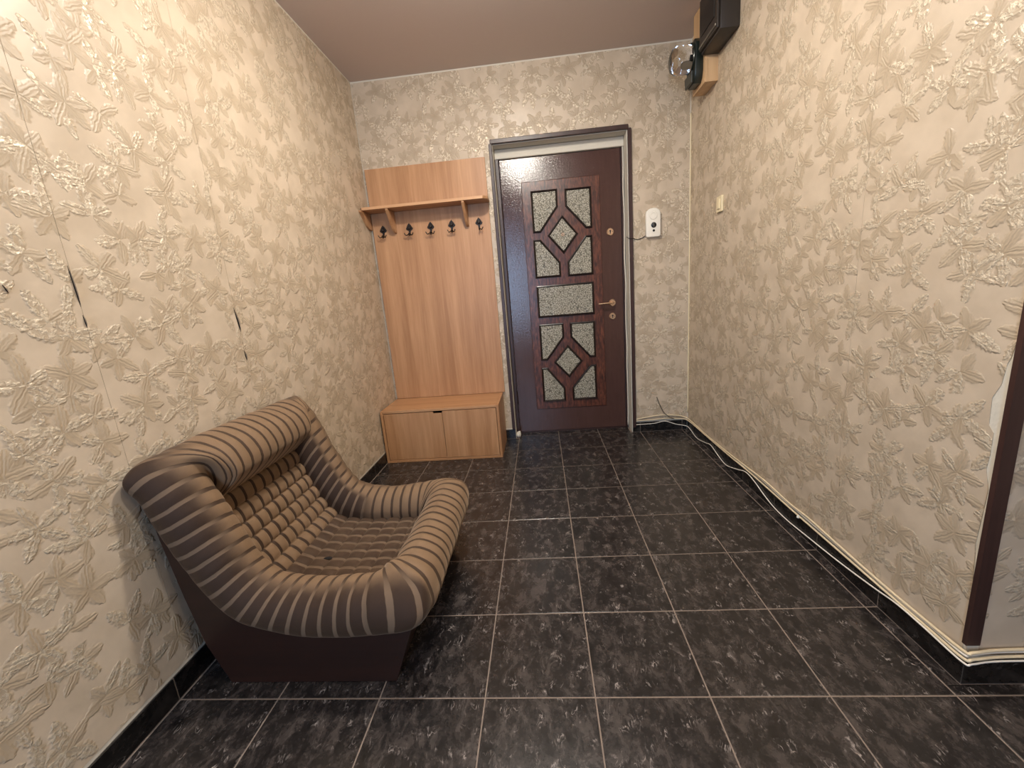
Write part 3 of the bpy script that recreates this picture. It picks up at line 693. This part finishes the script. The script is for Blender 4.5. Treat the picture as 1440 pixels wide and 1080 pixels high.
bm = bmesh.new(); uvl = bm.loops.layers.uv.new('UVMap'); sheen_l = bm.verts.layers.float.new('pile_sheen'); grid = []
from mathutils import noise as mnoise
for u in range(nU):
    ring = []
    for v in range(nV):
        p = rows[u][v]
        tu = rows[(u+1) % nU][v]-rows[u-1][v]; tv = rows[u][min(v+1, nV-1)]-rows[u][max(v-1, 0)]
        n = tu.cross(tv); n = n.normalized() if n.length > 1e-9 else Vector((0, 0, 1))
        f = us[u] % 1; vv = v/(nV-1); ends = math.sin(math.pi*min(1, max(0, vv)))
        d = (.0012+.0042*vv**1.5)*(abs(math.sin(math.pi*f))**.55-.6)*ends
        d += .005*mnoise.noise(Vector((us[u]*.55, vv*2.2, 1.3)))*ends + .0022*mnoise.noise(Vector((us[u]*1.9, vv*3.0, 7.)))*ends
        ring.append(bm.verts.new(p-n*d))
    grid.append(ring)
for u in range(nU):
    for v in range(nV-1):
        f = bm.faces.new((grid[u][v], grid[(u+1) % nU][v], grid[(u+1) % nU][v+1], grid[u][v+1]))
        U = (us[u], us[u+1], us[u+1], us[u]); W = (v, v, v+1, v+1)
        for lp, a, b in zip(f.loops, U, W): lp[uvl].uv = (a, b/(nV-1))
def obj_nr(name, bm, mat, parent, origin):
    origin = Vector(origin); bmesh.ops.translate(bm, verts=bm.verts, vec=-origin); bm.normal_update()
    me = bpy.data.meshes.new(name); bm.to_mesh(me); bm.free(); me.materials.append(mat)
    for p in me.polygons: p.use_smooth = True
    o = bpy.data.objects.new(name, me); o.location = origin-wloc(parent); return link(o, parent)
# face the roll outwards
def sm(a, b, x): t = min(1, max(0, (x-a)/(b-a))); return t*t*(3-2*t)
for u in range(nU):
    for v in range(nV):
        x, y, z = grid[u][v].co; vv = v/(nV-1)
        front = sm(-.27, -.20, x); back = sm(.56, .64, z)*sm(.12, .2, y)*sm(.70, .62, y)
        grid[u][v][sheen_l] = max(sm(.36, .66, vv)*.9*(1-.9*sm(.52, .60, y)*sm(.62, .74, vv)*sm(-.50, -.64, x)*sm(.74, .64, z)), front*(sm(.06, .12, y)*.9), back*sm(.28, .5, vv))  # painted sheen tone: light crest, front and back roll, darker outer sides
s = sum(((f.calc_center_median()-Vector((-.53, .41, .25))).dot(f.normal) if f.normal_update() is None else 0) for f in bm.faces)
if s < 0: bmesh.ops.reverse_faces(bm, faces=bm.faces)
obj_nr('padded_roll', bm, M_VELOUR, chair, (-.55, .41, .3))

def quilt(name, path, y0, y1, ncol, nrow, puff, phase, sheen):
    """cushion of puffed blocks: path runs down the middle of the pad in x-z"""
    bm = bmesh.new(); uvl = bm.loops.layers.uv.new('UVMap'); nl = bm.verts.layers.float.new('pile_sheen'); P = spline([Vector((x, 0, z)) for x, z in path], 20)
    L = [0.]
    for a, b in zip(P, P[1:]): L.append(L[-1]+(b-a).length)
    nv = nrow*12; nu = ncol*12; g = []
    for j in range(nv+1):
        t = j/nv*L[-1]; i = max(k for k in range(len(L)) if L[k] <= t+1e-9); i = min(i, len(P)-2)
        q = P[i].lerp(P[i+1], (t-L[i])/max(1e-9, L[i+1]-L[i])); tg = (P[min(i+1, len(P)-1)]-P[max(i-1, 0)]).normalized(); n = Vector((-tg.z, 0, tg.x))
        if n.z+n.x < 0: n = -n
        row = []
        for k in range(nu+1):
            a = abs(math.sin(math.pi*(k/nu*ncol+phase)))**.42; b = abs(math.sin(math.pi*j/nv*nrow))**.42
            h = puff*a*b*(1+.18*mnoise.noise(Vector((k*.09, j*.09, 3.))))
            row.append(bm.verts.new(Vector((q.x, y0+(y1-y0)*k/nu, q.z))+n*h))
        g.append(row)
    for j in range(nv):
        for k in range(nu):
            f = bm.faces.new((g[j][k], g[j][k+1], g[j+1][k+1], g[j+1][k]))
            for lp, (a, b) in zip(f.loops, ((k, j), (k+1, j), (k+1, j+1), (k, j+1))): lp[uvl].uv = (a/nu*ncol+phase, b/nv*nrow)
    for vtx in bm.verts: vtx[nl] = sheen  # painted sheen level, one value over the whole pad
    bm.normal_update()
    if sum(f.normal.x+f.normal.z for f in bm.faces) < 0: bmesh.ops.reverse_faces(bm, faces=bm.faces)
    return obj_nr(name, bm, M_VELOUR, chair, (-.55, .41, .3))
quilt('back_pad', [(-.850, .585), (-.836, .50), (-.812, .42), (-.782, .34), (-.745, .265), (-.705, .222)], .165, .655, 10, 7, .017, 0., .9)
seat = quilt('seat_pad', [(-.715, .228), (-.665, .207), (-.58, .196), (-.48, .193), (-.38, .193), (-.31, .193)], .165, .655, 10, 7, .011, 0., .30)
bm = bmesh.new(); bmesh.ops.create_icosphere(bm, subdivisions=2, radius=.011)
for v in bm.verts: v.co = Vector((v.co.x*1.5, v.co.y*.8, v.co.z*.25))+Vector((-.610, .365, .2045))
obj('burn_mark', bm, M_DARKGAP, seat, smooth=True)

# ------------------------------------------------------------------ ceiling lamps (outside the picture; the last two added as fill)
def ceiling_lamp(x, y, label):
    r = tag(empty('ceiling_lamp', (x, y, H)), label, 'lamp')
    lathe('lamp_housing', [(0, 0), (.105, 0), (.110, .008), (.110, .034), (.100, .040), (.090, .040), (.090, .030), (0, .030)], (x, y, H-.0005), (0, 0, -1), M_WHITE, r, 32)
    lathe('lamp_diffuser', [(0, .0), (.088, .0), (.088, .006), (0, .010)], (x, y, H-.0315), (0, 0, -1), M_LAMP, r, 32)
ceiling_lamp(LAMP[0], LAMP[1], 'round white flush ceiling lamp nearer the entrance door')
ceiling_lamp(1.9, -1.5, 'added round white fill lamp over the unseen side hall')
ceiling_lamp(.36, -.40, 'added round white fill lamp nearer the viewer')
